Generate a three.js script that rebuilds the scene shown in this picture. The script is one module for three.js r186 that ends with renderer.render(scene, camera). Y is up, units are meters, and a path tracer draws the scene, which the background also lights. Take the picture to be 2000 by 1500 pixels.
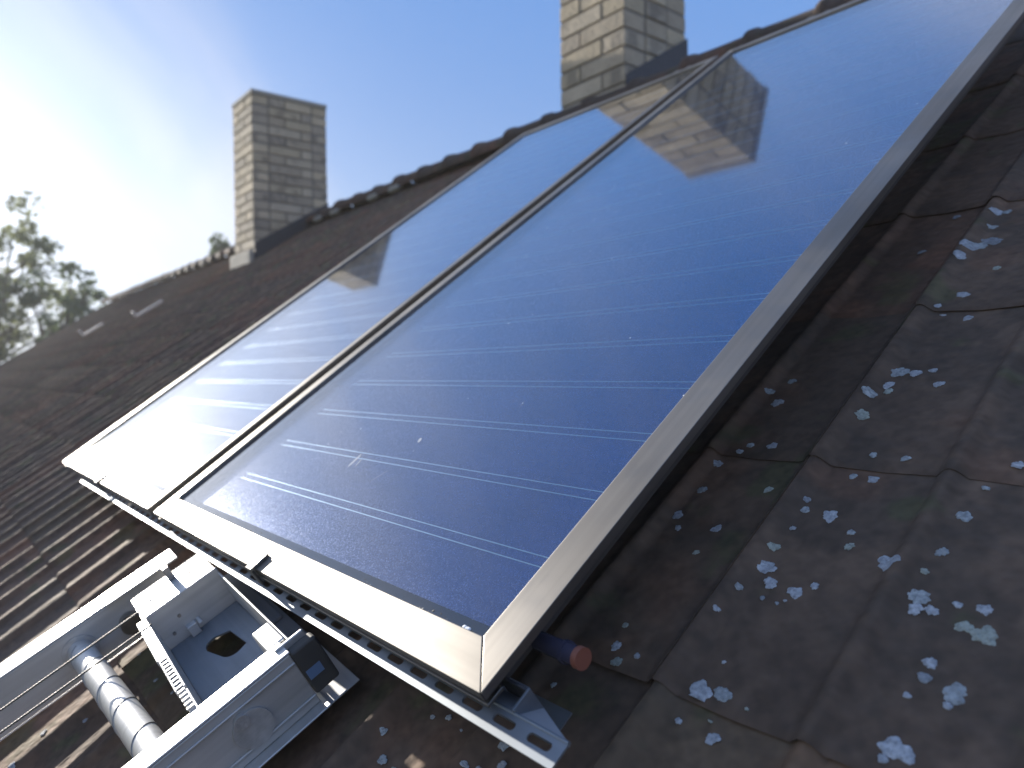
import * as THREE from 'three';
import { mergeGeometries, toCreasedNormals } from 'three/addons/utils/BufferGeometryUtils.js';
import { RoundedBoxGeometry } from 'three/addons/geometries/RoundedBoxGeometry.js';

// ---------------------------------------------------------------- camera, sky, sun, exposure
const W = 1024, H = 768, R2 = Math.PI / 180;
const scene = new THREE.Scene();
const renderer = new THREE.WebGLRenderer({ antialias: true });
renderer.setSize(W, H);
renderer.toneMapping = THREE.LinearToneMapping;
renderer.toneMappingExposure = 2.8;
renderer.shadowMap.enabled = true;

const camera = new THREE.PerspectiveCamera(54.28, W / H, 0.05, 3000);
const cm = new THREE.Matrix4().set(
  0.62455594, -0.00533808, 0.78096183, 0.5314,
  -0.01221532, 0.99978755, 0.01660273, 0.2835,
  -0.78088454, -0.01990903, 0.62435804, 0.3848,
  0, 0, 0, 1);
cm.decompose(camera.position, camera.quaternion, camera.scale);
camera.focus = 0.9;
camera.userData.fStop = 4;
scene.add(camera);
camera.updateMatrixWorld(true);
camera.updateProjectionMatrix();

const SUN = new THREE.Vector3(-0.974, 0.214, 0.068).normalize();
const sun = new THREE.DirectionalLight(new THREE.Color(1, 0.93, 0.82), 5);
sun.position.copy(SUN).multiplyScalar(40);
sun.castShadow = true;
sun.shadow.mapSize.set(4096, 4096);
Object.assign(sun.shadow.camera, { left: -22, right: 22, top: 14, bottom: -14, near: 1, far: 120 });
scene.add(sun, sun.target);
scene.fog = new THREE.FogExp2(0xf4f1ea, 0.0026);  // thin haze added to imitate the pale veil of lens glare

// seeded random numbers and tileable value noise
function rng(seed) { let a = seed >>> 0; return () => { a = (a + 0x6D2B79F5) | 0; let t = Math.imul(a ^ (a >>> 15), 1 | a); t = (t + Math.imul(t ^ (t >>> 7), 61 | t)) ^ t; return ((t ^ (t >>> 14)) >>> 0) / 4294967296; }; }
const hash = (x, y, s) => { let h = Math.imul(x, 374761393) + Math.imul(y, 668265263) + Math.imul(s, 2147483647 ^ 0x9E3779B9); h = Math.imul(h ^ (h >>> 13), 1274126177); return ((h ^ (h >>> 16)) >>> 0) / 4294967296; };
const md = (a, n) => ((a % n) + n) % n;
function vn(x, y, px, py, s) {
  const xi = Math.floor(x), yi = Math.floor(y), fx = x - xi, fy = y - yi, u = fx * fx * (3 - 2 * fx), v = fy * fy * (3 - 2 * fy);
  const a = hash(md(xi, px), md(yi, py), s), b = hash(md(xi + 1, px), md(yi, py), s), c = hash(md(xi, px), md(yi + 1, py), s), d = hash(md(xi + 1, px), md(yi + 1, py), s);
  return a + (b - a) * u + (c - a) * v + (a - b - c + d) * u * v;
}
function fbm(x, y, px, py, s, oct = 5, g = 0.5) { let f = 0, w = 1, t = 0; for (let i = 0; i < oct; i++) { f += w * vn(x, y, px, py, s + i * 17); t += w; w *= g; x *= 2; y *= 2; px *= 2; py *= 2; } return f / t; }
const clamp = (x, a = 0, b = 1) => Math.min(b, Math.max(a, x));
const sst = (a, b, x) => { const t = clamp((x - a) / (b - a)); return t * t * (3 - 2 * t); };
const mix = (a, b, t) => a + (b - a) * t;

// the sky: blue air paling to the horizon and toward the low sun, thin cirrus
{
  const w = 2048, h = 1024, d = new Float32Array(w * h * 4), up = new THREE.Vector3();
  for (let j = 0; j < h; j++) {
    const el = ((j + 0.5) / h - 0.5) * Math.PI, y = Math.sin(el), ce = Math.cos(el);
    for (let i = 0; i < w; i++) {
      const az = ((i + 0.5) / w - 0.5) * 2 * Math.PI, x = ce * Math.cos(az), z = ce * Math.sin(az);
      up.set(x, y, z);
      const cs = up.dot(SUN), ang = Math.acos(clamp(cs, -1, 1)) / R2;
      const e = Math.max(y, 0);
      const toward = (1 + (x * SUN.x + z * SUN.z) / (ce * Math.hypot(SUN.x, SUN.z) + 1e-6)) / 2, ha = 0.42 + 0.58 * toward, hz = Math.exp(-e / (0.1 + 0.1 * toward)); // the low air is brighter on the sun's side
      let r = mix(0.036, 0.225 * ha, hz), g = mix(0.106, 0.28 * ha, hz), b = mix(0.268, 0.335 * (0.2 + 0.8 * ha), hz);
      let glow = 0.46 * Math.exp(-Math.pow(ang / 14, 1.5)) + 0.07 * Math.exp(-Math.pow(ang / 30, 2));
      glow *= 1.25 - 0.75 * sst(0.1, 0.5, y);
      r += glow * 1.0; g += glow * 0.97; b += glow * 0.93;
      // cirrus on a high flat layer
      const k = 1 / (e + 0.22), px = x * k, pz = z * k;
      const wx = 0.5 * fbm(px * 1.1 + 90, pz * 1.1 + 90, 4096, 4096, 31, 3); // gentle bends in the streaks
      let c = fbm((px * 0.8 + pz * 0.6) * 0.55 + 40 + wx, (pz * 0.8 - px * 0.6) * 2.6 + 40 + wx * 2, 4096, 4096, 5, 6, 0.47);
      const c2 = fbm(px * 0.8 + 20, pz * 0.9 + 20, 4096, 4096, 77, 3);
      c = sst(0.38, 0.74, c * 0.66 + c2 * 0.38) * sst(0.02, 0.12, y) * 0.6;
      const cl = 0.27 + glow * 0.9;
      r = mix(r, Math.max(r, cl), c); g = mix(g, Math.max(g, cl * 1.02), c); b = mix(b, Math.max(b, cl * 1.1), c);
      if (y < 0) { const t = sst(0, 0.06, -y); r = mix(r, 0.06, t); g = mix(g, 0.07, t); b = mix(b, 0.06, t); }
      const o = (j * w + i) * 4; d[o] = r; d[o + 1] = g; d[o + 2] = b; d[o + 3] = 1;
    }
  }
  const t = new THREE.DataTexture(d, w, h, THREE.RGBAFormat, THREE.FloatType);
  t.mapping = THREE.EquirectangularReflectionMapping; t.magFilter = t.minFilter = THREE.LinearFilter; t.wrapS = THREE.RepeatWrapping; t.needsUpdate = true;
  scene.background = t; scene.environment = t;
}

// ---------------------------------------------------------------- materials
function tex(n, fn, srgb = true) {
  const d = new Uint8Array(n * n * 4);
  for (let j = 0; j < n; j++) for (let i = 0; i < n; i++) { const c = fn(i / n, j / n), o = (j * n + i) * 4; d[o] = clamp(c[0]) * 255; d[o + 1] = clamp(c[1]) * 255; d[o + 2] = clamp(c[2]) * 255; d[o + 3] = 255; }
  const t = new THREE.DataTexture(d, n, n); t.wrapS = t.wrapT = THREE.RepeatWrapping; t.magFilter = t.minFilter = THREE.LinearFilter; t.generateMipmaps = false;
  if (srgb) t.colorSpace = THREE.SRGBColorSpace; t.needsUpdate = true; return t;
}
const L = v => (v <= 0.0031308 ? v * 12.92 : 1.055 * Math.pow(v, 1 / 2.4) - 0.055); // linear reflectance to sRGB
const std = (r, g, b, o = {}) => { const m = new THREE.MeshStandardMaterial({ roughness: 0.8, ...o }); m.color.setRGB(r, g, b); return m; };
// weathered clay: brown, darker crust, a little moss and ochre, in a 1.24 m repeat
const clayMap = tex(1024, (u, v) => {
  const a = fbm(u * 6, v * 6, 6, 6, 1, 6), b = fbm(u * 22, v * 22, 22, 22, 9, 4), f = fbm(u * 120, v * 120, 120, 120, 33, 2), o = fbm(u * 9, v * 9, 9, 9, 60, 4), ms = fbm(u * 14, v * 14, 14, 14, 91, 5);
  let r = 0.09, g = 0.066, bl = 0.048;
  const k = 0.45 + 0.95 * a; r *= k; g *= k; bl *= k;
  const crust = sst(0.5, 0.66, b * 0.6 + a * 0.4); r = mix(r, 0.047, crust * 0.65); g = mix(g, 0.038, crust * 0.65); bl = mix(bl, 0.03, crust * 0.65);
  const och = sst(0.6, 0.75, o); r = mix(r, 0.15, och * 0.28); g = mix(g, 0.078, och * 0.28); bl = mix(bl, 0.045, och * 0.28);
  const moss = sst(0.6, 0.72, ms); r = mix(r, 0.062, moss * 0.6); g = mix(g, 0.068, moss * 0.6); bl = mix(bl, 0.032, moss * 0.6);
  const p = 0.7 + 0.6 * f; return [L(r * p), L(g * p), L(bl * p)];
});
const clayBump = tex(512, (u, v) => { const c = 0.6 * fbm(u * 90, v * 90, 90, 90, 5, 3) + 0.4 * fbm(u * 16, v * 16, 16, 16, 8, 4); return [c, c, c]; }, false);
const tint = [[1, 1, 1], [1.08, 0.99, 0.94], [0.92, 0.93, 0.94], [1.0, 1.03, 0.95], [1.14, 0.97, 0.9]];
const clay = tint.map(([r, g, b]) => std(r * 1.42, g * 1.27, b * 1.17, { map: clayMap, bumpMap: clayBump, bumpScale: 0.005, roughness: 0.88 }));
const ridgeClay = [[0.85, 0.74, 0.72], [1.05, 0.8, 0.74], [0.74, 0.68, 0.7]].map(([r, g, b]) => std(r, g, b, { map: clayMap, bumpMap: clayBump, bumpScale: 0.006, roughness: 0.9 }));
const lichenMap = tex(256, (u, v) => { const f = fbm(u * 40, v * 40, 40, 40, 2, 3), g = fbm(u * 9, v * 9, 9, 9, 4, 3), k = 0.55 + 0.9 * f * (0.5 + g); return [L(0.42 * k), L(0.44 * k), L(0.45 * k)]; });
const lichenMats = [[0.92, 0.92, 0.96], [0.78, 0.8, 0.8], [0.8, 0.82, 0.7], [0.62, 0.63, 0.66]].map(([r, g, b]) => std(r, g, b, { map: lichenMap, bumpMap: clayBump, bumpScale: 0.003, roughness: 0.95 }));
const brickMap = tex(512, (u, v) => { const a = fbm(u * 8, v * 8, 8, 8, 3, 5), f = fbm(u * 70, v * 70, 70, 70, 6, 3), k = 0.7 + 0.35 * a + 0.3 * f * (1 - a * 0.3); const s = sst(0.58, 0.72, fbm(u * 5, v * 5, 5, 5, 40, 4)); return [L(mix(0.47, 0.3, s) * k), L(mix(0.4, 0.26, s) * k), L(mix(0.3, 0.205, s) * k)]; });
const brickMats = [[1, 1, 1], [0.86, 0.85, 0.84], [1.1, 1.07, 1.0], [0.94, 0.92, 0.86], [0.78, 0.78, 0.8]].map(([r, g, b]) => std(r, g, b, { map: brickMap, bumpMap: clayBump, bumpScale: 0.006, roughness: 0.92 }));
const mortar = std(0.19, 0.175, 0.155, { bumpMap: clayBump, bumpScale: 0.006, roughness: 0.95 });
const cement = std(0.33, 0.31, 0.27, { bumpMap: clayBump, bumpScale: 0.008, roughness: 0.95 });
const darkMat = std(0.06, 0.06, 0.068, { bumpMap: clayBump, bumpScale: 0.004, roughness: 0.6, metalness: 0.3 });
const scuffMap = tex(512, (u, v) => { const a = fbm(u * 5, v * 5, 5, 5, 12, 5), s = fbm(u * 4, v * 160, 4, 160, 19, 3), k = 0.8 + 0.22 * a + 0.12 * s; return [k * 0.86, k * 0.86, k * 0.86]; });
const roughMap = tex(512, (u, v) => { const a = fbm(u * 7, v * 7, 7, 7, 71, 5), s = fbm(u * 60, v * 60, 60, 60, 29, 3), k = 0.72 + 0.3 * a + 0.14 * s; return [k, k, k]; }, false);
const metal = (r, g, b, rough, o = {}) => std(r, g, b, { metalness: 1, roughness: rough, roughnessMap: roughMap, map: scuffMap, ...o });
const frameMat = metal(0.29, 0.272, 0.248, 0.55);
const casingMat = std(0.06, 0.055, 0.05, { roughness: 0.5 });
const galv = metal(0.3, 0.335, 0.375, 0.56, { metalness: 0.7 });
const alu = metal(0.8, 0.8, 0.79, 0.42, { metalness: 0.6 });
const aluDull = metal(0.72, 0.71, 0.69, 0.5, { metalness: 0.4 });
const steel = metal(0.42, 0.4, 0.38, 0.38);
const cableMat = std(0.13, 0.125, 0.115, { metalness: 0.4, roughness: 0.55 });
const blackish = std(0.03, 0.03, 0.032, { roughness: 0.6 });
const rubber = std(0.05, 0.048, 0.046, { roughness: 0.7 });
const absorberMap = tex(512, (u, v) => { const s = fbm(u * 3, v * 240, 3, 240, 3, 3), a = fbm(u * 6, v * 6, 6, 6, 8, 4), k = 0.82 + 0.16 * s + 0.14 * a; return [k * 0.9, k * 0.9, k * 0.9]; });
// rolled sheet: mostly smooth, with a fine matt grain
const absorberRough = tex(512, (u, v) => { const k = hash(Math.floor(u * 512), Math.floor(v * 512), 3) < 0.42 ? 0.3 : 0.1; return [k, k, k]; }, false);
const absorberMat = std(0.04, 0.086, 0.25, { map: absorberMap, metalness: 0.96, roughness: 1, roughnessMap: absorberRough });
const weldMat = std(0.17, 0.3, 0.43, { metalness: 1, roughness: 0.3 });
const glassMat = new THREE.MeshPhysicalMaterial({ color: 0xffffff, roughness: 0.04, metalness: 0, transmission: 1, thickness: 0, ior: 1.6 });
const copperCap = std(0.24, 0.085, 0.055, { roughness: 0.5 });
const sleeveMat = std(0.045, 0.045, 0.075, { roughness: 0.22 });
const stickerMat = std(0.12, 0.2, 0.34, { roughness: 0.4 });
const sheetMat = std(0.5, 0.51, 0.54, { map: scuffMap, metalness: 0.2, roughness: 0.6 });
const smearMat = std(0.62, 0.64, 0.68, { roughness: 1, transparent: true, opacity: 0.4 });
const dustMat = std(0.7, 0.72, 0.75, { roughness: 1 });
const wallMat = std(0.55, 0.5, 0.42, { bumpMap: clayBump, bumpScale: 0.01, roughness: 0.95 });

// ---------------------------------------------------------------- helpers
const used = {};
const numbered = n => { used[n] = (used[n] || 0) + 1; return used[n] === 1 ? n : n + '_' + String(used[n] - 1).padStart(3, '0'); };
const put = (m, parent) => { m.castShadow = m.receiveShadow = true; parent.add(m); return m; };
const part = (name, geo, mat, parent) => { const m = new THREE.Mesh(geo, mat); m.name = name; return put(m, parent); };
function thing(name, label, category, group) { const g = new THREE.Group(); g.name = numbered(name); g.userData = { label, category }; if (group) g.userData.group = group; scene.add(g); return g; }
const box = (x0, x1, y0, y1, z0, z1) => new THREE.BoxGeometry(Math.abs(x1 - x0), Math.abs(y1 - y0), Math.abs(z1 - z0)).translate((x0 + x1) / 2, (y0 + y1) / 2, (z0 + z1) / 2);
const rbox = (x0, x1, y0, y1, z0, z1, r = 0.0015) => new RoundedBoxGeometry(Math.abs(x1 - x0), Math.abs(y1 - y0), Math.abs(z1 - z0), 2, r).translate((x0 + x1) / 2, (y0 + y1) / 2, (z0 + z1) / 2);
function planarUV(g, s = 1) { // metres, by the main direction of each normal
  const p = g.attributes.position, n = g.attributes.normal, uv = new Float32Array(p.count * 2);
  for (let i = 0; i < p.count; i++) { const ax = Math.abs(n.getX(i)), ay = Math.abs(n.getY(i)), az = Math.abs(n.getZ(i)); let u, v; if (ay >= ax && ay >= az) { u = p.getX(i); v = p.getZ(i); } else if (ax >= az) { u = p.getZ(i); v = p.getY(i); } else { u = p.getX(i); v = p.getY(i); } uv[2 * i] = u * s; uv[2 * i + 1] = v * s; }
  g.setAttribute('uv', new THREE.BufferAttribute(uv, 2)); return g;
}
function extr(pts, depth, bevel = 0) { // polygon in x,y pulled along z
  const s = new THREE.Shape(pts.map(p => new THREE.Vector2(p[0], p[1])));
  return new THREE.ExtrudeGeometry(s, { depth, bevelEnabled: bevel > 0, bevelSize: bevel, bevelThickness: bevel, bevelOffset: -bevel, bevelSegments: 2 });
}
function tube(a, b, r, seg = 12) { const A = new THREE.Vector3(...a), B = new THREE.Vector3(...b), d = B.clone().sub(A), g = new THREE.CylinderGeometry(r, r, d.length(), seg); g.applyQuaternion(new THREE.Quaternion().setFromUnitVectors(new THREE.Vector3(0, 1, 0), d.clone().normalize())); g.translate((A.x + B.x) / 2, (A.y + B.y) / 2, (A.z + B.z) / 2); return g; }

// ---------------------------------------------------------------- ground
{
  const gm = tex(512, (u, v) => { const a = fbm(u * 8, v * 8, 8, 8, 7, 6), k = 0.6 + 0.8 * a; return [L(0.06 * k), L(0.085 * k), L(0.03 * k)]; });
  gm.repeat.set(40, 40);
  const g = new THREE.Mesh(new THREE.PlaneGeometry(420, 420).rotateX(-Math.PI / 2), std(1, 1, 1, { map: gm, roughness: 1 }));
  g.position.y = -5.2; g.name = 'ground'; g.userData = { kind: 'structure', label: 'grassy ground around the house far below the roof', category: 'ground' }; put(g, scene);
}

// ---------------------------------------------------------------- house: walls, roof with tiles
const PITCH = 34 * R2, ROOF_Y = -0.145, RIDGE_Z = -3.1, RIDGE_S = 3.1 / Math.cos(PITCH), RIDGE_Y = ROOF_Y + 3.1 * Math.tan(PITCH);
const X0 = -18.555, X1 = 2.835, TW = 0.31, RIB = 0.155, COURSE = 0.355, S0 = -0.14, EAVE_K = -3;
const house = thing('house', 'house under a dark brown weathered tile roof carrying both collectors', 'house');
const eaveS = S0 + EAVE_K * COURSE, eaveZ = -eaveS * Math.cos(PITCH), eaveY = ROOF_Y + eaveS * Math.sin(PITCH);
{
  const back = 2 * RIDGE_Z - eaveZ + 0.4, front = eaveZ - 0.4, top = ROOF_Y - front * Math.tan(PITCH) - 0.18;
  const g = extr([[-back, -5.2], [-front, -5.2], [-front, top], [-RIDGE_Z, RIDGE_Y - 0.2], [-back, top]], X1 - X0 - 0.5).rotateY(-Math.PI / 2);
  g.rotateY(Math.PI); g.computeBoundingBox();
  // extrude runs along z; after the turn it runs along x, with the outline's x on -z
  const b = g.boundingBox; g.translate(X0 + 0.25 - b.min.x, 0, (front > back ? back : front) - b.min.z);
  part('wall', planarUV(g), wallMat, house);
}
const roof = new THREE.Mesh(box(X0 + 0.02, X1 - 0.02, -0.12, -0.075, -RIDGE_S, -eaveS), blackish);
roof.name = 'roof'; roof.position.set(0, ROOF_Y, 0); roof.rotation.x = PITCH; put(roof, house);
{
  const b = part('back_slope', planarUV(box(X0 + 0.02, X1 - 0.02, -0.12, -0.01, 0, 4.9)), clay[0], house);
  b.position.set(0, RIDGE_Y, RIDGE_Z); b.rotation.x = Math.PI - PITCH; b.rotation.x = -PITCH; b.scale.z = -1;
}
// height of the tile face above the roof plane, at x across and s up the slope
function prof(t) { // t metres from the tile's left joint, one rib at each 0.155
  const d = Math.abs(md(t + RIB / 2, RIB) - RIB / 2), main = md(t + RIB / 2, TW) < RIB ? 1 : 0;
  const w = main ? 0.021 : 0.018, hgt = main ? 0.0145 : 0.0125;
  return -0.0135 + hgt * (1 - sst(0.002, w, d)) + 0.003 * sst(0.02, RIB / 2, d) * -1;
}
const tileH = (t, q) => prof(t) + 0.002 - 0.0048 * (q / COURSE);
const roofH = (x, s) => { const q = md(s - S0, COURSE); return tileH(md(x - 0.045, TW), q); };
function tileGeo(seed) {
  const r = rng(seed), ts = [-0.004, 0.002, 0.007, 0.012, 0.017, 0.023, 0.08, 0.133, 0.139, 0.144, 0.149, 0.155, 0.161, 0.166, 0.171, 0.177, 0.23, 0.287, 0.293, 0.299, 0.305];
  const LEN = COURSE + 0.05, rows = [0.004, 0.012, 0.05, 0.15, 0.25, LEN], pos = [], uv = [], idx = [], ou = r(), ov = r(), wob = ts.map(() => (r() - 0.5) * 0.0007);
  const nose = ts.map(() => (r() - 0.5) * 0.0014);
  const P = (x, y, z, u, v) => { pos.push(x, y, z); uv.push(u + ou, v + ov); return pos.length / 3 - 1; };
  const f = q => [0.16, q];
  // top face (rounded nose)
  const grid = rows.map((q, j) => ts.map((t, i) => P(t, tileH(t, q) + wob[i] - (j === 0 ? 0.0025 : 0), -(q + (j < 2 ? nose[i] : 0)), t / 1.24, q / 1.24)));
  for (let j = 0; j < rows.length - 1; j++) for (let i = 0; i < ts.length - 1; i++) { const a = grid[j][i], b = grid[j][i + 1], c = grid[j + 1][i + 1], d = grid[j + 1][i]; idx.push(a, b, c, a, c, d); }
  // nose face
  const n0 = ts.map((t, i) => P(t, tileH(t, 0.004) + wob[i] - 0.0025, -(0.004 + nose[i]), t / 1.24, 0.4)), n1 = ts.map((t, i) => P(t, tileH(t, 0) - 0.006, 0.0 - nose[i] - 0.006, t / 1.24, 0.42));
  for (let i = 0; i < ts.length - 1; i++) idx.push(n1[i], n1[i + 1], n0[i + 1], n1[i], n0[i + 1], n0[i]);
  // left flank of the joint roll and right edge
  for (const [e, sgn] of [[0, -1], [ts.length - 1, 1]]) {
    const t = ts[e], a = rows.map(q => P(t, tileH(t, q) + wob[e], -q, 0.9, q / 1.24)), b = rows.map(q => P(t, tileH(t, q) - 0.022, -q, 0.92, q / 1.24));
    for (let j = 0; j < rows.length - 1; j++) sgn < 0 ? idx.push(b[j], a[j], a[j + 1], b[j], a[j + 1], b[j + 1]) : idx.push(b[j], a[j + 1], a[j], b[j], b[j + 1], a[j + 1]);
  }
  const g = new THREE.BufferGeometry(); g.setAttribute('position', new THREE.Float32BufferAttribute(pos, 3)); g.setAttribute('uv', new THREE.Float32BufferAttribute(uv, 2)); g.setIndex(idx); g.computeVertexNormals(); return g;
}
const tileVariants = [11, 23, 37, 41, 59, 67, 73, 89].map(tileGeo);
{
  const r = rng(4), list = [], nCols = Math.round((X1 - X0) / TW), v = new THREE.Vector3();
  for (let k = EAVE_K; S0 + k * COURSE < RIDGE_S - 0.1; k++) for (let c = 0; c < nCols; c++) {
    const x = 0.045 - TW * 60 + c * TW, s = S0 + k * COURSE, cx = x + TW / 2, cs = s + COURSE / 2;
    v.set(cx, 0, -cs).applyAxisAngle(new THREE.Vector3(1, 0, 0), PITCH); v.y += ROOF_Y;
    const d = v.distanceTo(camera.position), ndc = v.clone().project(camera), inFront = v.clone().applyMatrix4(camera.matrixWorldInverse).z < 0;
    const hidden = cx > -2.15 && cx < -0.15 && cs > 0.25 && cs < 2.4;
    const seen = inFront && Math.abs(ndc.x) < 1.25 && Math.abs(ndc.y) < 1.25 && !hidden;
    const dq = new THREE.Euler((r() - 0.5) * 0.005, (r() - 0.5) * 0.008, (r() - 0.5) * 0.006);
    list.push({ x, s, w: seen ? 1 / (d * d) : -d, dq, g: Math.floor(r() * 8), m: Math.floor(r() * 5), dy: (r() - 0.5) * 0.002 });
  }
  list.sort((a, b) => b.w - a.w);
  list.slice(0, 300).forEach(t => { const m = part('roof_tile', tileVariants[t.g], clay[t.m], roof); m.position.set(t.x, t.dy, -t.s); m.rotation.copy(t.dq); });
  const rest = list.slice(300);
  clay.forEach((mat, mi) => {
    const sub = rest.filter(t => t.m === mi), im = new THREE.InstancedMesh(tileVariants[mi], mat, sub.length), M = new THREE.Matrix4(), q = new THREE.Quaternion();
    sub.forEach((t, i) => im.setMatrixAt(i, M.compose(new THREE.Vector3(t.x, t.dy, -t.s), q.setFromEuler(t.dq), new THREE.Vector3(1, 1, 1))));
    im.name = 'far_roof_tiles'; im.userData.kind = 'stuff'; put(im, roof);
  });
}
// pale lichen crusts on the tiles: x, s (metres), radius (millimetres)
const lichens = [[0.085,0.229,14.9],[0.106,0.238,8.9],[0.118,0.196,6.7],[0.262,0.248,11.2],[0.256,0.236,4.2],[0.283,0.314,9.9],[0.282,0.301,3.8],[0.258,0.320,5.7],[0.257,0.336,6.3],[0.252,0.298,3.2],[0.286,0.379,10.4],[0.269,0.383,7.1],[0.278,0.407,6.5],[0.257,0.405,4.3],[0.225,0.403,9.5],[0.227,0.388,7.5],[0.240,0.391,6.1],[0.186,0.435,11.4],[0.225,0.464,6.6],[0.219,0.435,3.9],[0.137,0.452,5.7],[0.130,0.473,4.4],[0.127,0.390,4.9],[0.112,0.376,7.7],[0.083,0.379,7.9],[0.069,0.398,10.3],[0.063,0.428,6.1],[0.098,0.492,9.9],[0.068,0.494,5.5],[0.063,0.510,4.8],[0.068,0.462,3.8],[0.006,0.520,6.7],[0.118,0.563,7.5],[0.143,0.597,5.4],[0.095,0.562,4.8],[0.105,0.599,4.8],[0.228,0.518,8.2],[0.254,0.601,6.3],[0.234,0.564,3.9],[0.058,0.359,4.1],[0.085,0.357,3.1],[0.102,0.356,2.2],[0.108,0.362,1.9],[0.064,0.672,9.6],[0.056,0.715,9.0],[0.069,0.742,8.1],[0.074,0.728,6.2],[0.072,0.773,12.7],[0.092,0.772,8.1],[0.111,0.780,5.3],[0.128,0.749,6.9],[-0.071,0.697,8.8],[-0.094,0.721,7.0],[-0.075,0.751,6.0],[-0.090,0.557,7.8],[-0.069,0.582,5.5],[-0.061,0.598,5.5],[-0.030,0.602,7.2],[-0.083,0.503,7.2],[-0.088,0.451,8.4],[-0.074,0.430,5.1],[-0.024,0.442,7.4],[-0.027,0.399,4.8],[0.135,0.233,2.0],[0.107,0.211,2.5],[0.089,0.270,2.4],[0.054,0.321,3.6],[0.080,0.197,3.8],[0.054,1.117,12.2],[0.066,1.124,12.1],[0.079,1.139,13.4],[0.052,1.081,10.7],[0.111,1.047,6.3],[0.058,1.240,8.5],[0.072,1.244,7.1],[-0.011,1.260,7.5],[0.066,1.190,6.9],[0.089,0.970,8.7],[0.066,0.939,5.0],[0.077,0.922,4.9],[0.112,0.912,7.1],[-0.026,1.136,5.7],[-0.023,0.228,7.7],[-0.037,0.246,7.0],[-0.004,0.243,4.5],[-0.045,0.274,4.3],[-0.213,0.012,6.7],[-0.188,0.009,6.5],[-0.064,0.077,5.1],[-0.085,0.059,5.2],[-0.176,0.089,4.3],[-0.198,0.080,3.4],[-0.078,0.094,6.1],[-0.244,0.036,5.5],[-0.077,0.176,3.7],[-0.099,0.056,3.5],[-0.143,0.084,1.9],[-0.944,-0.282,6.9],[-0.883,-0.331,6.5],[-0.862,-0.221,5.0],[-0.889,-0.103,4.5],[-0.794,-0.109,4.2],[-0.710,-0.102,3.2]];
{
  const r = rng(77);
  for (const [x, s, mm] of lichens) {
    const n = mm > 5 ? 60 : 26, R = mm / 1000 * 0.9, pos = [], idx = [], uv = [], ph = r() * 9, el = 0.9 + r() * 0.3, q0 = md(s - S0, COURSE), kk = [2, 3, 5, 8].map(k => [k, r() * 6.28, (0.05 + 0.13 * r()) / Math.sqrt(k / 2)]);
    const add = (px, ps, lift) => { const q = clamp(q0 + ps - s, 0.008, COURSE - 0.004); pos.push(px, tileH(md(px - 0.045, TW), q) + lift, -(s - q0 + q)); uv.push(px * 9 + ph, ps * 9); };
    add(x, s, 0.0022);
    const rad = [...Array(n)].map((_, i) => { const a = i / n * 6.2832; return R * (1 + kk.reduce((t, [k, p, w]) => t + w * Math.sin(k * a + p), 0) + 0.13 * (r() - 0.5)); });
    for (let ring = 1; ring <= 3; ring++) for (let i = 0; i < n; i++) { const a = i / n * 2 * Math.PI, q = rad[i] * [0, 0.45, 0.86, 1][ring]; add(x + Math.cos(a) * q * el, s + Math.sin(a) * q, ring === 3 ? 0.0012 : 0.0022); }
    for (let i = 0; i < n; i++) { const j = (i + 1) % n; idx.push(0, 1 + i, 1 + j); for (let k = 0; k < 2; k++) { const a = 1 + k * n; idx.push(a + i, a + n + i, a + n + j, a + i, a + n + j, a + j); } }
    const g = new THREE.BufferGeometry(); g.setAttribute('position', new THREE.Float32BufferAttribute(pos, 3)); g.setAttribute('uv', new THREE.Float32BufferAttribute(uv, 2)); g.setIndex(idx); g.computeVertexNormals();
    part('lichen_patch', g, lichenMats[Math.floor(r() * r() * 4)], roof);
  }
}
// ridge: half-round caps with a collar at each lap, bedded in mortar
{
  const r = rng(12), prof2 = [], LN = 0.44;
  const cap = s => { const q = rng(s), pts = [[0, 0.128], [0.012, 0.136], [0.05, 0.134], [0.066, 0.118], [0.2, 0.113], [LN, 0.106]], seg = 12, pos = [], idx = [], uv = [];
    const o = q(); pts.forEach(([x, R]) => { for (let i = 0; i <= seg; i++) { const a = Math.PI * (-0.06 + 1.12 * i / seg), k = R + (q() - 0.5) * 0.003; pos.push(x, Math.sin(a) * k * 0.86, Math.cos(a) * k); uv.push(o + x, o + i * 0.03); } });
    for (let j = 0; j < pts.length - 1; j++) for (let i = 0; i < seg; i++) { const a = j * (seg + 1) + i; idx.push(a, a + 1, a + seg + 2, a, a + seg + 2, a + seg + 1); }
    const g = new THREE.BufferGeometry(); g.setAttribute('position', new THREE.Float32BufferAttribute(pos, 3)); g.setAttribute('uv', new THREE.Float32BufferAttribute(uv, 2)); g.setIndex(idx); g.computeVertexNormals(); return g; };
  const gs = [1, 2, 3, 4].map(cap);
  for (let x = X0; x < X1 - 0.1; x += 0.4) {
    if (x > -3.45 && x < -2.75) { /* the chimney stands here: caps still run along its foot */ }
    const m = part('ridge_tile', gs[Math.floor(r() * 4)], ridgeClay[Math.floor(r() * 3)], house);
    m.position.set(x, RIDGE_Y - 0.005 + (r() - 0.5) * 0.014, RIDGE_Z); m.rotation.set((r() - 0.5) * 0.06, (r() - 0.5) * 0.02, (r() - 0.5) * 0.03);
    if (r() < 0.2) { const b = part('mortar_bedding', new THREE.SphereGeometry(0.07, 8, 6).scale(1.6, 0.5, 0.7), cement, house); b.position.set(x + 0.02, RIDGE_Y - 0.02, RIDGE_Z + 0.1); b.rotation.x = PITCH; }
  }
}
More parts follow.
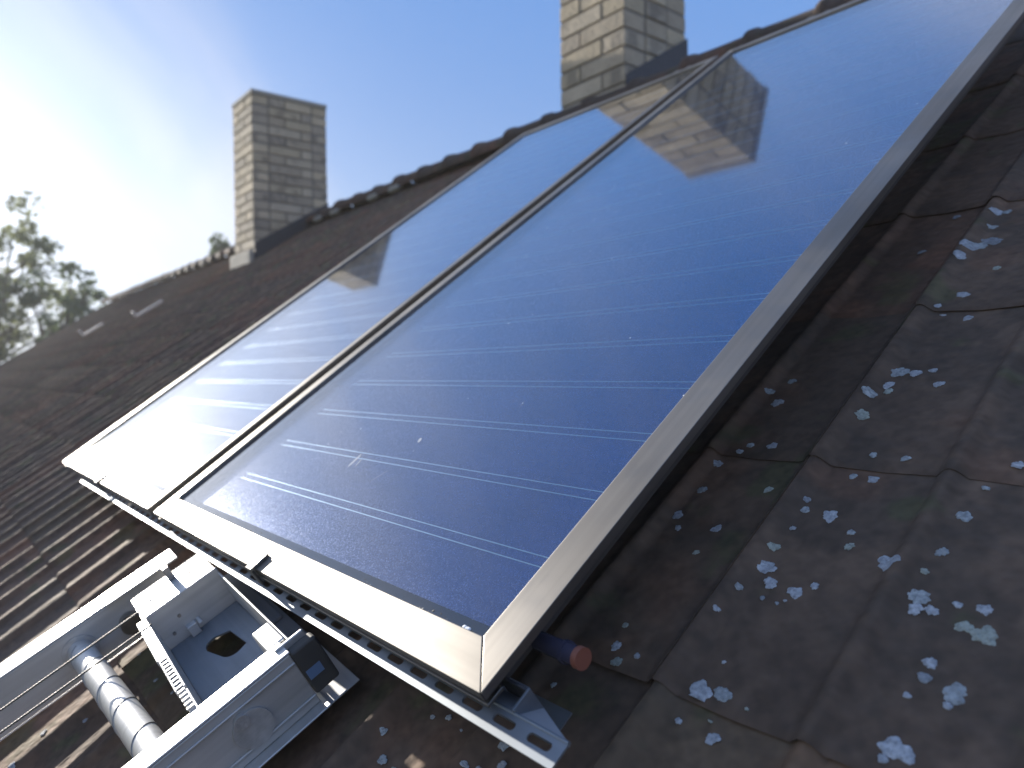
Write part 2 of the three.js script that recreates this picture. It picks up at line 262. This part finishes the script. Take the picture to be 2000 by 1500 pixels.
// two bare roof hooks lying up the slope far to the left
for (const [x, s, l] of [[-8.38, 2.02, 0.34], [-10.67, 1.82, 0.3]]) {
  const h = thing('roof_hook', x > -9 ? 'pale metal roof hook on the tiles, nearer the brick chimney' : 'pale metal roof hook on the tiles, farther out toward the gable', 'roof hook', 'roof hooks lying on the far tiles');
  h.position.set(0, ROOF_Y, 0); h.rotation.x = PITCH;
  part('strap', rbox(x - 0.016, x + 0.016, 0.03, 0.055, -s - l / 2, -s + l / 2, 0.004), alu, h);
  part('upturned_end', rbox(x - 0.02, x + 0.02, 0.051, 0.11, -s + l / 2 - 0.022, -s + l / 2, 0.004), alu, h);
}

// ---------------------------------------------------------------- chimneys, brick by brick
function chimney(label, x1, z1, w, d, top, seed, course, brickL, mats) { // x1 right side, z1 front side
  const g = thing('brick_chimney', label, 'chimney', 'brick chimneys on the ridge'), r = rng(seed), B = course - 0.013, T = brickL / 2 - 0.012;
  const base = Math.min(ROOF_Y + (-z1) * Math.tan(PITCH), RIDGE_Y) - 0.35, n = Math.round((top - 0.05 - base) / course), y0 = top - 0.05 - n * course;
  g.position.set(x1 - w / 2, y0, z1 - d / 2);
  part('mortar_core', planarUV(box(-w / 2 + 0.011, w / 2 - 0.011, 0, n * course, -d / 2 + 0.011, d / 2 - 0.011)), mortar, g);
  const geos = {}, unit = (lx, lz) => { const k = lx.toFixed(3) + '_' + lz.toFixed(3) + '_' + Math.floor(r() * 3); return geos[k] ||= (() => { const b = new RoundedBoxGeometry(lx, B, lz, 1, 0.006); planarUV(b, 1); const o = r(), u = b.attributes.uv; for (let i = 0; i < u.count; i++) u.setXY(i, u.getX(i) + o, u.getY(i) + o * 3.1); return b; })(); };
  const lay = (x, y, z, lx, lz) => { const b = part('brick', unit(lx, lz), mats[Math.floor(r() * 5)], g); b.position.set(x + (r() - 0.5) * 0.004, y, z + (r() - 0.5) * 0.004); b.rotation.y = (r() - 0.5) * 0.01; };
  const split = (len, flip) => { const out = []; let p = 0, first = flip ? brickL / 2 : brickL; while (p < len - 0.01) { let l = Math.min(first, len - p); if (len - p - l < brickL * 0.22) l = len - p; out.push([p, l]); p += l; first = brickL; } return out; };
  for (let k = 0; k < n; k++) {
    const y = (k + 0.5) * course, odd = k % 2;
    for (const f of [1, -1]) for (const [p, l] of split(w, odd === (f > 0 ? 1 : 0))) lay(-w / 2 + p + l / 2, y, f * (d / 2 - T / 2), l - 0.013, T);
    const run = d - 2 * T - 0.012;
    for (const f of [1, -1]) for (const [p, l] of split(run, !odd)) lay(f * (w / 2 - T / 2), y, run / 2 - p - l / 2, T, l - 0.013);
  }
  part('crown', planarUV(rbox(-w / 2 - 0.006, w / 2 + 0.006, n * course, n * course + 0.05, -d / 2 - 0.006, d / 2 + 0.006, 0.008)), cement, g);
  // dark band rising up the right side with the slope, and a mortared apron in front
  const fy = ROOF_Y - z1 * Math.tan(PITCH) - y0, tn = Math.tan(PITCH), s = part('side_band', planarUV(extr([[-d / 2, fy - 0.2], [d / 2, fy - 0.2], [d / 2, fy + 0.17 + d * tn * 0.93], [-d / 2, fy + 0.17]], 0.008).rotateY(Math.PI / 2)), darkMat, g);
  s.position.x = w / 2 + 0.004;
  return { g, fy, y0 };
}
chimney('near tall beige brick chimney cut by the top of the picture', -2.67, -3.105, 0.6, 0.6, 3.72, 5, 0.114, 0.4, brickMats);
const far = chimney('farther grey-beige brick chimney standing whole beyond the left collector', -7.25, -2.42, 0.6, 0.83, 3.26, 8, 0.1, 0.36, brickMats);
part('front_apron', planarUV(rbox(-0.32, 0.32, far.fy - 0.1, far.fy + 0.1, 0.418, 0.47, 0.02)), cement, far.g);

// ---------------------------------------------------------------- the two flat collectors
const TILT = 36.08 * R2, PH = 2.5, FW = 0.049;
function collector(label, a0, a1, fl, fr) { // fl, fr: widths of the left and right frame bars
  const g = thing('solar_collector', label, 'solar collector', 'flat solar collectors on the roof'), w = a1 - a0;
  g.position.set(-(a0 + a1) / 2, 0, 0); g.rotation.x = TILT;
  const hx = w / 2, bar = (len, wd, wl, wr) => { // top view outline with mitred ends, along x, inner edge shorter
    const s = new THREE.Shape([new THREE.Vector2(-len / 2 + 0.0006, 0), new THREE.Vector2(len / 2 - 0.0006, 0), new THREE.Vector2(len / 2 - wr - 0.0006, wd), new THREE.Vector2(-len / 2 + wl + 0.0006, wd)]);
    const e = new THREE.ExtrudeGeometry(s, { depth: 0.0085, bevelEnabled: true, bevelSize: 0.0012, bevelThickness: 0.0012, bevelOffset: -0.0012, bevelSegments: 2 });
    e.rotateX(-Math.PI / 2); e.translate(0, -0.0097, 0); return e; };
  part('frame_bar', planarUV(bar(w, FW, fl, fr)), frameMat, g);
  const t = part('frame_bar', planarUV(bar(w, 0.036, fr, fl)), frameMat, g); t.rotation.y = Math.PI; t.position.z = -PH;
  const rr = part('frame_bar', planarUV(bar(PH, fr, FW, 0.036)), frameMat, g); rr.rotation.y = Math.PI / 2; rr.position.set(hx, 0, -PH / 2);
  const ll = part('frame_bar', planarUV(bar(PH, fl, 0.036, FW)), frameMat, g); ll.rotation.y = -Math.PI / 2; ll.position.set(-hx, 0, -PH / 2);
  // thin drip lip under the frame and the recessed casing
  part('drip_lip', planarUV(rbox(-hx - 0.0005, hx + 0.0005, -0.0185, -0.0145, -0.02, 0.0015, 0.001)), frameMat, g);
  const cs = new THREE.Group();
  const ci = 0.03; // the casing stands back under the frame
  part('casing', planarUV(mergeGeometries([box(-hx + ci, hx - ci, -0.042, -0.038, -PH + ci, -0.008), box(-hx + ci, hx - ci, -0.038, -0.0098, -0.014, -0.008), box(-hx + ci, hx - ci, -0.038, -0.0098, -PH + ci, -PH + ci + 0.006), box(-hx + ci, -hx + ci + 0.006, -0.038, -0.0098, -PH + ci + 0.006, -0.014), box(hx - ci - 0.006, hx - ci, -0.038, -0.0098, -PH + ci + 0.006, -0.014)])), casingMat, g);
  part('glass_pane', planarUV(box(-hx + 0.022, hx - 0.0225, -0.0061, -0.0059, -PH + 0.02, -0.02).translate(0, 0, 0)), glassMat, g);
  const DEP = -0.0185, ab = part('absorber_plate', planarUV(box(-hx + 0.037, hx - 0.037, DEP - 0.002, DEP, -PH + 0.022, -0.069), 2), absorberMat, g);
  const xl = hx - 1.005, xr = hx - 0.045, ln = new THREE.CylinderGeometry(0.00085, 0.00085, xr - xl, 6).rotateZ(Math.PI / 2).scale(1, 0.7, 1);
  for (let i = 0; i < 22; i++) for (const o of [0, 0.0138]) { const m = part('weld_line', ln, weldMat, ab); m.position.set((xl + xr) / 2 + (o ? 0.006 : 0), DEP, -(0.152 + i * 0.1045 + o)); }
  return g;
}
const gritGeo = [1, 2, 3].map(k => new THREE.IcosahedronGeometry(0.0016, 0).scale(1, 0.5, 0.6 + 0.2 * k)), dirtMats = [std(0.11, 0.095, 0.075), std(0.3, 0.29, 0.27)];
const c1 = collector('nearer blue glass solar collector with bright metal frame and corner toward us', 0, 1.152, 0.034, FW);
const c2 = collector('farther solar collector glaring white in the sun, left of the dark joint', 1.203, 2.365, 0.04, 0.026);
{ // dust specks, grit along the lower edge, scratches and a smear on the nearer pane
  const r = rng(31), M = new THREE.Matrix4(), n = 260, im = new THREE.InstancedMesh(new THREE.IcosahedronGeometry(0.00055, 0).scale(1, 0.3, 1), dustMat, n);
  for (let i = 0; i < n; i++) { const s = 0.35 + Math.pow(r(), 4) * 2.2; im.setMatrixAt(i, M.makeScale(s, s, s).setPosition((r() - 0.5) * 1.05, -0.0057, -0.06 - r() * 1.9)); }
  for (let i = 0; i < 60; i++) { const x = (r() - 0.5) * 1.04, q = 0.0506 + Math.pow(r(), 3) * 0.006, m = part('grit', gritGeo[i % 3], dirtMats[i % 2], c1), sc = 0.3 + r() * r() * 0.9; m.position.set(x, -0.0056, -q); m.scale.set(sc * (0.6 + r()), sc * 0.5, sc); m.rotation.y = r() * 6; }
  im.name = 'dust_specks'; im.userData.kind = 'stuff'; put(im, c1);
  for (const [x, b, l, w, t] of [[-0.049, 0.239, 0.034, 0.008, 0.05], [-0.03, 0.236, 0.02, 0.003, 0.3], [0.074, 0.305, 0.013, 0.007, 0.6], [0.067, 0.217, 0.036, 0.0006, -0.55], [0.236, 0.405, 0.016, 0.0006, 0.2], [-0.23, 0.21, 0.012, 0.0006, 0.1]]) { const m = part('smear', new THREE.CylinderGeometry(0.5, 0.5, 0.0001, 14).scale(w, 1, l), smearMat, c1); m.position.set(x, -0.0057, -b); m.rotation.y = t; }
  for (const b of [0.0508, 0.0512, 0.0506]) { const m = part('silicone_bead', new THREE.IcosahedronGeometry(0.0022, 1).scale(1.6, 0.5, 1), dustMat, c1); m.position.set(0.498 + (b - 0.0508) * 12 - (b > 0.051 ? 0.012 : 0), -0.0035, -b); }
}
// dark hold-down clamps hooked over the lower frame
for (const [a, lb] of [[0.568, 'dark hold-down clamp on the lower frame of the nearer collector'], [1.75, 'dark hold-down clamp on the lower frame of the farther glaring collector']]) {
  const g = thing('hold_down_clamp', lb, 'clamp', 'clamps on the lower collector frames'); g.rotation.x = TILT; g.position.x = -a;
  part('hook_plate', rbox(-0.011, 0.011, 0.0006, 0.0036, -0.027, 0.006, 0.0008), blackish, g);
  part('shank', rbox(-0.011, 0.011, -0.03, 0.0005, 0.0025, 0.006, 0.0008), blackish, g);
  part('side_rib', rbox(0.0112, 0.0135, 0.0006, 0.005, -0.024, 0.006, 0.0006), steel, g);
}
// perforated mounting rail under the lower edge
{
  const g = thing('mounting_rail', 'perforated galvanised mounting rail along the lower edge of both collectors', 'rail'); g.rotation.x = TILT;
  const A0 = -0.087, A1 = 2.06, s = new THREE.Shape([new THREE.Vector2(-A1, 0), new THREE.Vector2(-A0, 0), new THREE.Vector2(-A0, 0.025), new THREE.Vector2(-A1, 0.025)]);
  for (let a = A0 + 0.012; a < A1 - 0.04; a += 0.0475) { const p = new THREE.Path(), x0 = -a - 0.026, x1 = -a - 0.0045, y = 0.0145, r = 0.0042; p.moveTo(x0, y - r); p.lineTo(x1, y - r); p.absarc(x1, y, r, -Math.PI / 2, Math.PI / 2, false); p.lineTo(x0, y + r); p.absarc(x0, y, r, Math.PI / 2, Math.PI * 1.5, false); s.holes.push(p); }
  const f = new THREE.ExtrudeGeometry(s, { depth: 0.002, bevelEnabled: false, curveSegments: 4 }).rotateX(-Math.PI / 2).translate(0, -0.032, 0.016);
  part('slotted_flange', planarUV(f), galv, g);
  // bent edge, then the web sloping down and back, cut off on the slant
  const web = [], y0 = -0.031, z0 = -0.009, y1 = -0.068, z1 = -0.05;
  const V = (x, y, z) => new THREE.Vector3(x, y, z), quad = (a, b, c, d, t) => { const n = b.clone().sub(a).cross(d.clone().sub(a)).normalize().multiplyScalar(-t), P = [a, b, c, d], Q = P.map(p => p.clone().add(n)), o = []; const q4 = (i, j, k, l) => o.push(...[i, j, k, i, k, l].flatMap(v => [v.x, v.y, v.z])); q4(...P); q4(Q[3], Q[2], Q[1], Q[0]); for (let i = 0; i < 4; i++) { const j = (i + 1) % 4; q4(P[j], P[i], Q[i], Q[j]); } const gg = new THREE.BufferGeometry(); gg.setAttribute('position', new THREE.Float32BufferAttribute(o, 3)); gg.computeVertexNormals(); return planarUV(gg); };
  part('sloping_web', quad(V(-A1, y0 - 0.001, z0), V(-A0, y0 - 0.001, z0), V(-0.03, y1, z1), V(-A1, y1, z1), 0.002), sheetMat, g);
  part('rolled_edge', tube([-A1, -0.0312, -0.0092], [-A0 - 0.0006, -0.0312, -0.0092], 0.0021, 10), galv, g);
  part('foot_flange', planarUV(box(-A1, 0.012, -0.0935, -0.0915, -0.055, -0.02)), galv, g);
}
// end clamp plate standing at the corner of the rail
{
  const g = thing('end_clamp', 'dark blue-grey end clamp plate under the near frame corner', 'clamp'); g.rotation.x = TILT;
  part('clamp_plate', planarUV(rbox(-0.03, 0.014, -0.062, -0.027, -0.034, -0.0305, 0.001)), darkMat, g);
  part('side_plate', planarUV(rbox(0.0145, 0.0175, -0.062, -0.026, -0.034, -0.009, 0.0008)), galv, g);
}
// pipe stub leaving the side of the collector
{
  const g = thing('pipe_stub', 'short dark sleeved pipe stub with a reddish end cap beside the near collector', 'pipe'); g.rotation.x = TILT; g.position.set(0, -0.042 * Math.cos(TILT), -0.042 * Math.sin(TILT));
  part('sleeve', tube([-0.036, 0, -0.086], [0.026, 0, -0.086], 0.0098, 20), sleeveMat, g);
  part('collar', tube([0.008, 0, -0.086], [0.012, 0, -0.086], 0.0116, 20), sleeveMat, g);
  part('end_cap', tube([0.0262, 0, -0.086], [0.033, 0, -0.086], 0.0108, 20), copperCap, g);
}

// ---------------------------------------------------------------- ladder lying on the roof
{
  const g = thing('roof_ladder', 'aluminium ladder lying on the tiles below the collectors', 'ladder');
  g.position.set(0, ROOF_Y, 0); g.rotation.set(30.5 * R2, -4 * R2, 0);
  const END = 0.0, LOW = -2.2; // along the ladder, l = -z
  const P = (n, x0, x1, y0, y1, l0, l1, m, r = 0.0018) => part(n, planarUV(rbox(x0, x1, y0, y1, -l0, -l1, r)), m, g);
  // outer left rail, a channel with its web toward the rungs
  P('rail', -0.955, -0.893, 0.098, 0.101, LOW, -0.045, alu);
  P('rail_web', -0.896, -0.893, 0.014, 0.0978, LOW, -0.06, aluDull);
  P('rail_flange', -0.955, -0.893, 0.011, 0.0138, LOW, -0.06, alu);
  P('rail_tongue', -0.945, -0.878, 0.1015, 0.105, -0.16, -0.028, aluDull);
  // inner slide section at its head
  P('slide_section', -0.838, -0.732, 0.097, 0.1, -0.125, 0.002, alu, 0.0014);
  P('slide_wall', -0.7318, -0.7288, 0.03, 0.1005, -0.125, 0.004, alu);
  P('slide_wall', -0.8415, -0.8385, 0.03, 0.1005, -0.125, 0.002, aluDull);
  P('slide_stop', -0.834, -0.8, 0.1005, 0.125, -0.062, -0.05, steel);
  // right rail
  P('rail', -0.377, -0.338, 0.098, 0.101, LOW, -0.008, alu);
  P('rail_web', -0.341, -0.338, 0.02, 0.0978, LOW, -0.01, aluDull);
  P('rail_flange', -0.377, -0.318, 0.017, 0.0198, LOW, -0.004, alu);
  P('end_tongue', -0.362, -0.357, 0.05, 0.104, -0.02, 0.02, alu);
  P('end_plug', -0.3565, -0.337, 0.03, 0.097, -0.0095, 0.026, rubber, 0.004);
  // head plate with its hole, upturned lip and back wall
  const sh = new THREE.Shape([new THREE.Vector2(-0.7285, -0.118), new THREE.Vector2(-0.378, -0.118), new THREE.Vector2(-0.378, 0.0), new THREE.Vector2(-0.7285, 0.0)]), ho = new THREE.Path();
  ho.moveTo(-0.665, -0.058); ho.quadraticCurveTo(-0.668, -0.078, -0.64, -0.078); ho.lineTo(-0.59, -0.066); ho.quadraticCurveTo(-0.57, -0.06, -0.572, -0.045); ho.lineTo(-0.578, -0.03); ho.lineTo(-0.65, -0.036); ho.closePath(); sh.holes.push(ho);
  part('head_plate', planarUV(new THREE.ExtrudeGeometry(sh, { depth: 0.003, bevelEnabled: false }).rotateX(-Math.PI / 2).translate(0, 0.028, 0)), galv, g);
  P('head_lip', -0.7285, -0.56, 0.0312, 0.1, -0.135, -0.1185, alu); P('head_lip', -0.557, -0.445, 0.0312, 0.101, -0.133, -0.1185, alu); P('head_lip', -0.442, -0.3785, 0.0312, 0.099, -0.13, -0.1185, alu);
  P('back_wall', -0.7285, -0.38, 0.0312, 0.092, 0.0005, 0.004, aluDull);
  P('corner_block', -0.445, -0.379, 0.062, 0.1, -0.026, 0.0, alu, 0.003);
  P('foot_sheet', -0.9, -0.327, 0.012, 0.0145, -0.02, 0.04, sheetMat, 0.001);
  P('grip_pad', -0.86, -0.6, 0.0148, 0.022, 0.008, 0.034, sheetMat, 0.003);
  // rungs: one in view near the head, then one each 0.28 m below
  const RR = 0.0205;
  for (let i = 0; i < 7; i++) {
    const l = -0.222 - i * 0.28, ru = part('rung', tube([-0.8925, 0.058, -l + 0.007], [-0.342, 0.058, -l - 0.042], RR, 28), alu, g);
    part('rung_collar', tube([-0.8926, 0.058, -l + 0.007], [-0.889, 0.058, -l + 0.007], 0.0285, 28), aluDull, ru);
    const pts = []; for (let k = 0; k <= 110; k++) { const t = k / 110, a = t * 5 * 2 * Math.PI; pts.push(new THREE.Vector3(-0.87 + t * 0.5, 0.058 + Math.cos(a) * RR, -l + 0.005 - t * 0.0445 + Math.sin(a) * RR)); }
    part('spiral_groove', new THREE.TubeGeometry(new THREE.CatmullRomCurve3(pts), 160, 0.0011, 5), steel, ru);
  }
  P('rail_bead', -0.3379, -0.3342, 0.031, 0.0345, LOW, -0.01, aluDull, 0.0014); P('rail_bead', -0.3379, -0.3348, 0.084, 0.0868, LOW, -0.01, aluDull, 0.0013);
  P('sticker', -0.3369, -0.3365, 0.052, 0.066, -0.006, 0.014, stickerMat, 0.0001);
  P('tab', -0.7286, -0.712, 0.0312, 0.05, -0.082, -0.066, alu, 0.0012); P('tab', -0.7286, -0.7, 0.047, 0.0505, -0.064, -0.058, aluDull, 0.0012);
  for (let i = 0; i < 14; i++) P('tread_tooth', -0.55 + i * 0.0125, -0.545 + i * 0.0125, 0.1012, 0.1032, -0.131, -0.121, aluDull, 0.0006);
  for (const l of [-0.03, -0.1]) part('rivet', new THREE.SphereGeometry(0.0036, 10, 6).scale(1, 0.45, 1).translate(-0.785, 0.1002, -l), steel, g);
  for (const l of [-0.32, -0.6]) part('rivet', new THREE.SphereGeometry(0.004, 10, 6).scale(0.45, 1, 1).translate(-0.338, 0.058, -l), steel, g);
  part('bolt', tube([-0.3375, 0.072, 0.092], [-0.33, 0.072, 0.092], 0.0085, 18), alu, g);
  part('hinge_boss', mergeGeometries([tube([-0.3376, 0.054, 0.086], [-0.3335, 0.054, 0.086], 0.024, 24)]), aluDull, g);
  part('pulley_wheel', tube([-0.89, 0.052, 0.145], [-0.87, 0.052, 0.145], 0.018, 24), steel, g);
  part('rivet', tube([-0.7285, 0.07, 0.08], [-0.7265, 0.07, 0.08], 0.003, 10), steel, g); part('rivet', tube([-0.7285, 0.05, 0.1], [-0.7265, 0.05, 0.1], 0.003, 10), steel, g);
}
// two thin twisted cables running along the ladder to its head
for (const [p0, p1, lb] of [[[-0.748, 0.1, 2.0], [-0.766, 0.101, 0.122], 'thin twisted cable along the ladder, the one nearer the left rail'], [[-0.702, 0.1, 2.0], [-0.69, 0.1, 0.116], 'thin twisted cable along the ladder, the one farther from the left rail']]) {
  const g = thing('steel_cable', lb, 'cable', 'cables along the ladder'); g.position.set(0, ROOF_Y, 0); g.rotation.set(30.5 * R2, -4 * R2, 0);
  const A = new THREE.Vector3(...p0), B = new THREE.Vector3(...p1), len = A.distanceTo(B), n = Math.round(len / 0.0022);
  for (const ph of [0, 2.094, 4.189]) { const pts = []; for (let i = 0; i <= n; i++) { const t = i / n, a = ph + t * len / 0.013 * 2 * Math.PI; const p = A.clone().lerp(B, t); p.x += Math.cos(a) * 0.00085; p.y += Math.sin(a) * 0.00085; pts.push(p); }
    const pos = [], idx = []; pts.forEach(p => { for (let k = 0; k < 4; k++) { const a = k * Math.PI / 2 + 0.6; pos.push(p.x + Math.cos(a) * 0.0009, p.y + Math.sin(a) * 0.0009, p.z); } }); for (let i = 0; i < n; i++) for (let k = 0; k < 4; k++) { const a = i * 4 + k, b = i * 4 + (k + 1) % 4; idx.push(a, b, b + 4, a, b + 4, a + 4); }
    const gg = new THREE.BufferGeometry(); gg.setAttribute('position', new THREE.Float32BufferAttribute(pos, 3)); gg.setIndex(idx); gg.computeVertexNormals(); part('strand', gg, cableMat, g); }
}

// ---------------------------------------------------------------- trees beyond the gable
const leafMats = [std(0.06, 0.08, 0.035), std(0.085, 0.095, 0.04), std(0.095, 0.085, 0.035)].map((m, i) => { const p = new THREE.MeshPhysicalMaterial({ roughness: 0.95, transmission: 0.5, thickness: 0, side: THREE.DoubleSide }); p.color.copy(m.color).multiplyScalar(1.9); return p; });
const bark = std(0.09, 0.07, 0.055, { bumpMap: clayBump, bumpScale: 0.02, roughness: 0.95 });
function tree(label, base, height, rx, ry, nClump, leafPer, leaf, mat, seed, crownY, density = 1) {
  const g = thing('tree', label, 'tree', 'trees beyond the roof'), r = rng(seed); g.position.set(...base);
  const limbs = [], clumps = [], top = new THREE.Vector3(0, height * 0.86, 0);
  const limb = (a, b, r0, r1) => { const d = b.clone().sub(a), q = new THREE.CylinderGeometry(r1, r0, d.length(), 7, 1); q.translate(0, d.length() / 2, 0); q.applyQuaternion(new THREE.Quaternion().setFromUnitVectors(new THREE.Vector3(0, 1, 0), d.normalize())); q.translate(a.x, a.y, a.z); limbs.push(q); };
  const fork = new THREE.Vector3((r() - 0.5) * 0.4, height * 0.36, (r() - 0.5) * 0.4); limb(new THREE.Vector3(0, 0, 0), fork, height * 0.024, height * 0.016); limb(fork, top, height * 0.015, height * 0.003);
  for (let i = 0; i < nClump; i++) { const a = r() * 6.283, u = r() * 2 - 1, q = Math.pow(r(), 0.4), e = Math.sqrt(1 - u * u), c = new THREE.Vector3(Math.cos(a) * e * rx * q, crownY + u * ry * q, Math.sin(a) * e * rx * q); clumps.push(c); if (i % 2 === 0) { const t = 0.1 + r() * 0.8, s = fork.clone().lerp(top, t * 0.7), m = s.clone().lerp(c, 0.55).add(new THREE.Vector3(0, -0.15, 0)); limb(s, m, height * 0.006, height * 0.004); limb(m, c, height * 0.004, height * 0.0012); } }
  part('trunk', mergeGeometries(limbs), bark, g);
  const pos = [], idx = [], v = [new THREE.Vector3(), new THREE.Vector3(), new THREE.Vector3()], cr = rx / Math.sqrt(nClump) * 1.6 * density;
  clumps.forEach(c => { const k = cr * (0.6 + r() * 0.8); for (let i = 0; i < leafPer; i++) { const a = r() * 6.283, u = r() * 2 - 1, q = Math.cbrt(r()) * k, e = Math.sqrt(1 - u * u), x = c.x + Math.cos(a) * e * q, y = c.y + u * q * 0.8, z = c.z + Math.sin(a) * e * q, s = leaf * (0.6 + r() * 0.8), A = new THREE.Vector3(r() - 0.5, r() - 0.5, r() - 0.5).normalize(), B = new THREE.Vector3(r() - 0.5, r() - 0.5, r() - 0.5).cross(A).normalize(), o = pos.length / 3; for (const [p, t] of [[-1, 0], [0, -0.45], [1, 0], [0, 0.45]]) pos.push(x + (A.x * p + B.x * t) * s, y + (A.y * p + B.y * t) * s, z + (A.z * p + B.z * t) * s); idx.push(o, o + 1, o + 2, o, o + 2, o + 3); } });
  const gg = new THREE.BufferGeometry(); gg.setAttribute('position', new THREE.Float32BufferAttribute(pos, 3)); gg.setIndex(idx); gg.computeVertexNormals(); part('crown', gg, mat, g);
}
tree('loose leafy tree at the left edge beyond the end of the roof', [-41, -5.2, -2.4], 14.6, 3.5, 4.1, 84, 46, 0.16, leafMats[1], 3, 9.9);
tree('lower leafy tree right of the tall one, beyond the roof end', [-39, -5.2, -5.0], 10.4, 2.2, 2.2, 46, 50, 0.15, leafMats[0], 9, 8.5);
tree('small dark green treetop showing over the ridge beside the farther chimney', [-30.2, -5.2, -9.4], 10.9, 1.0, 1.7, 34, 110, 0.1, leafMats[0], 15, 9.3, 1.1);

renderer.render(scene, camera);
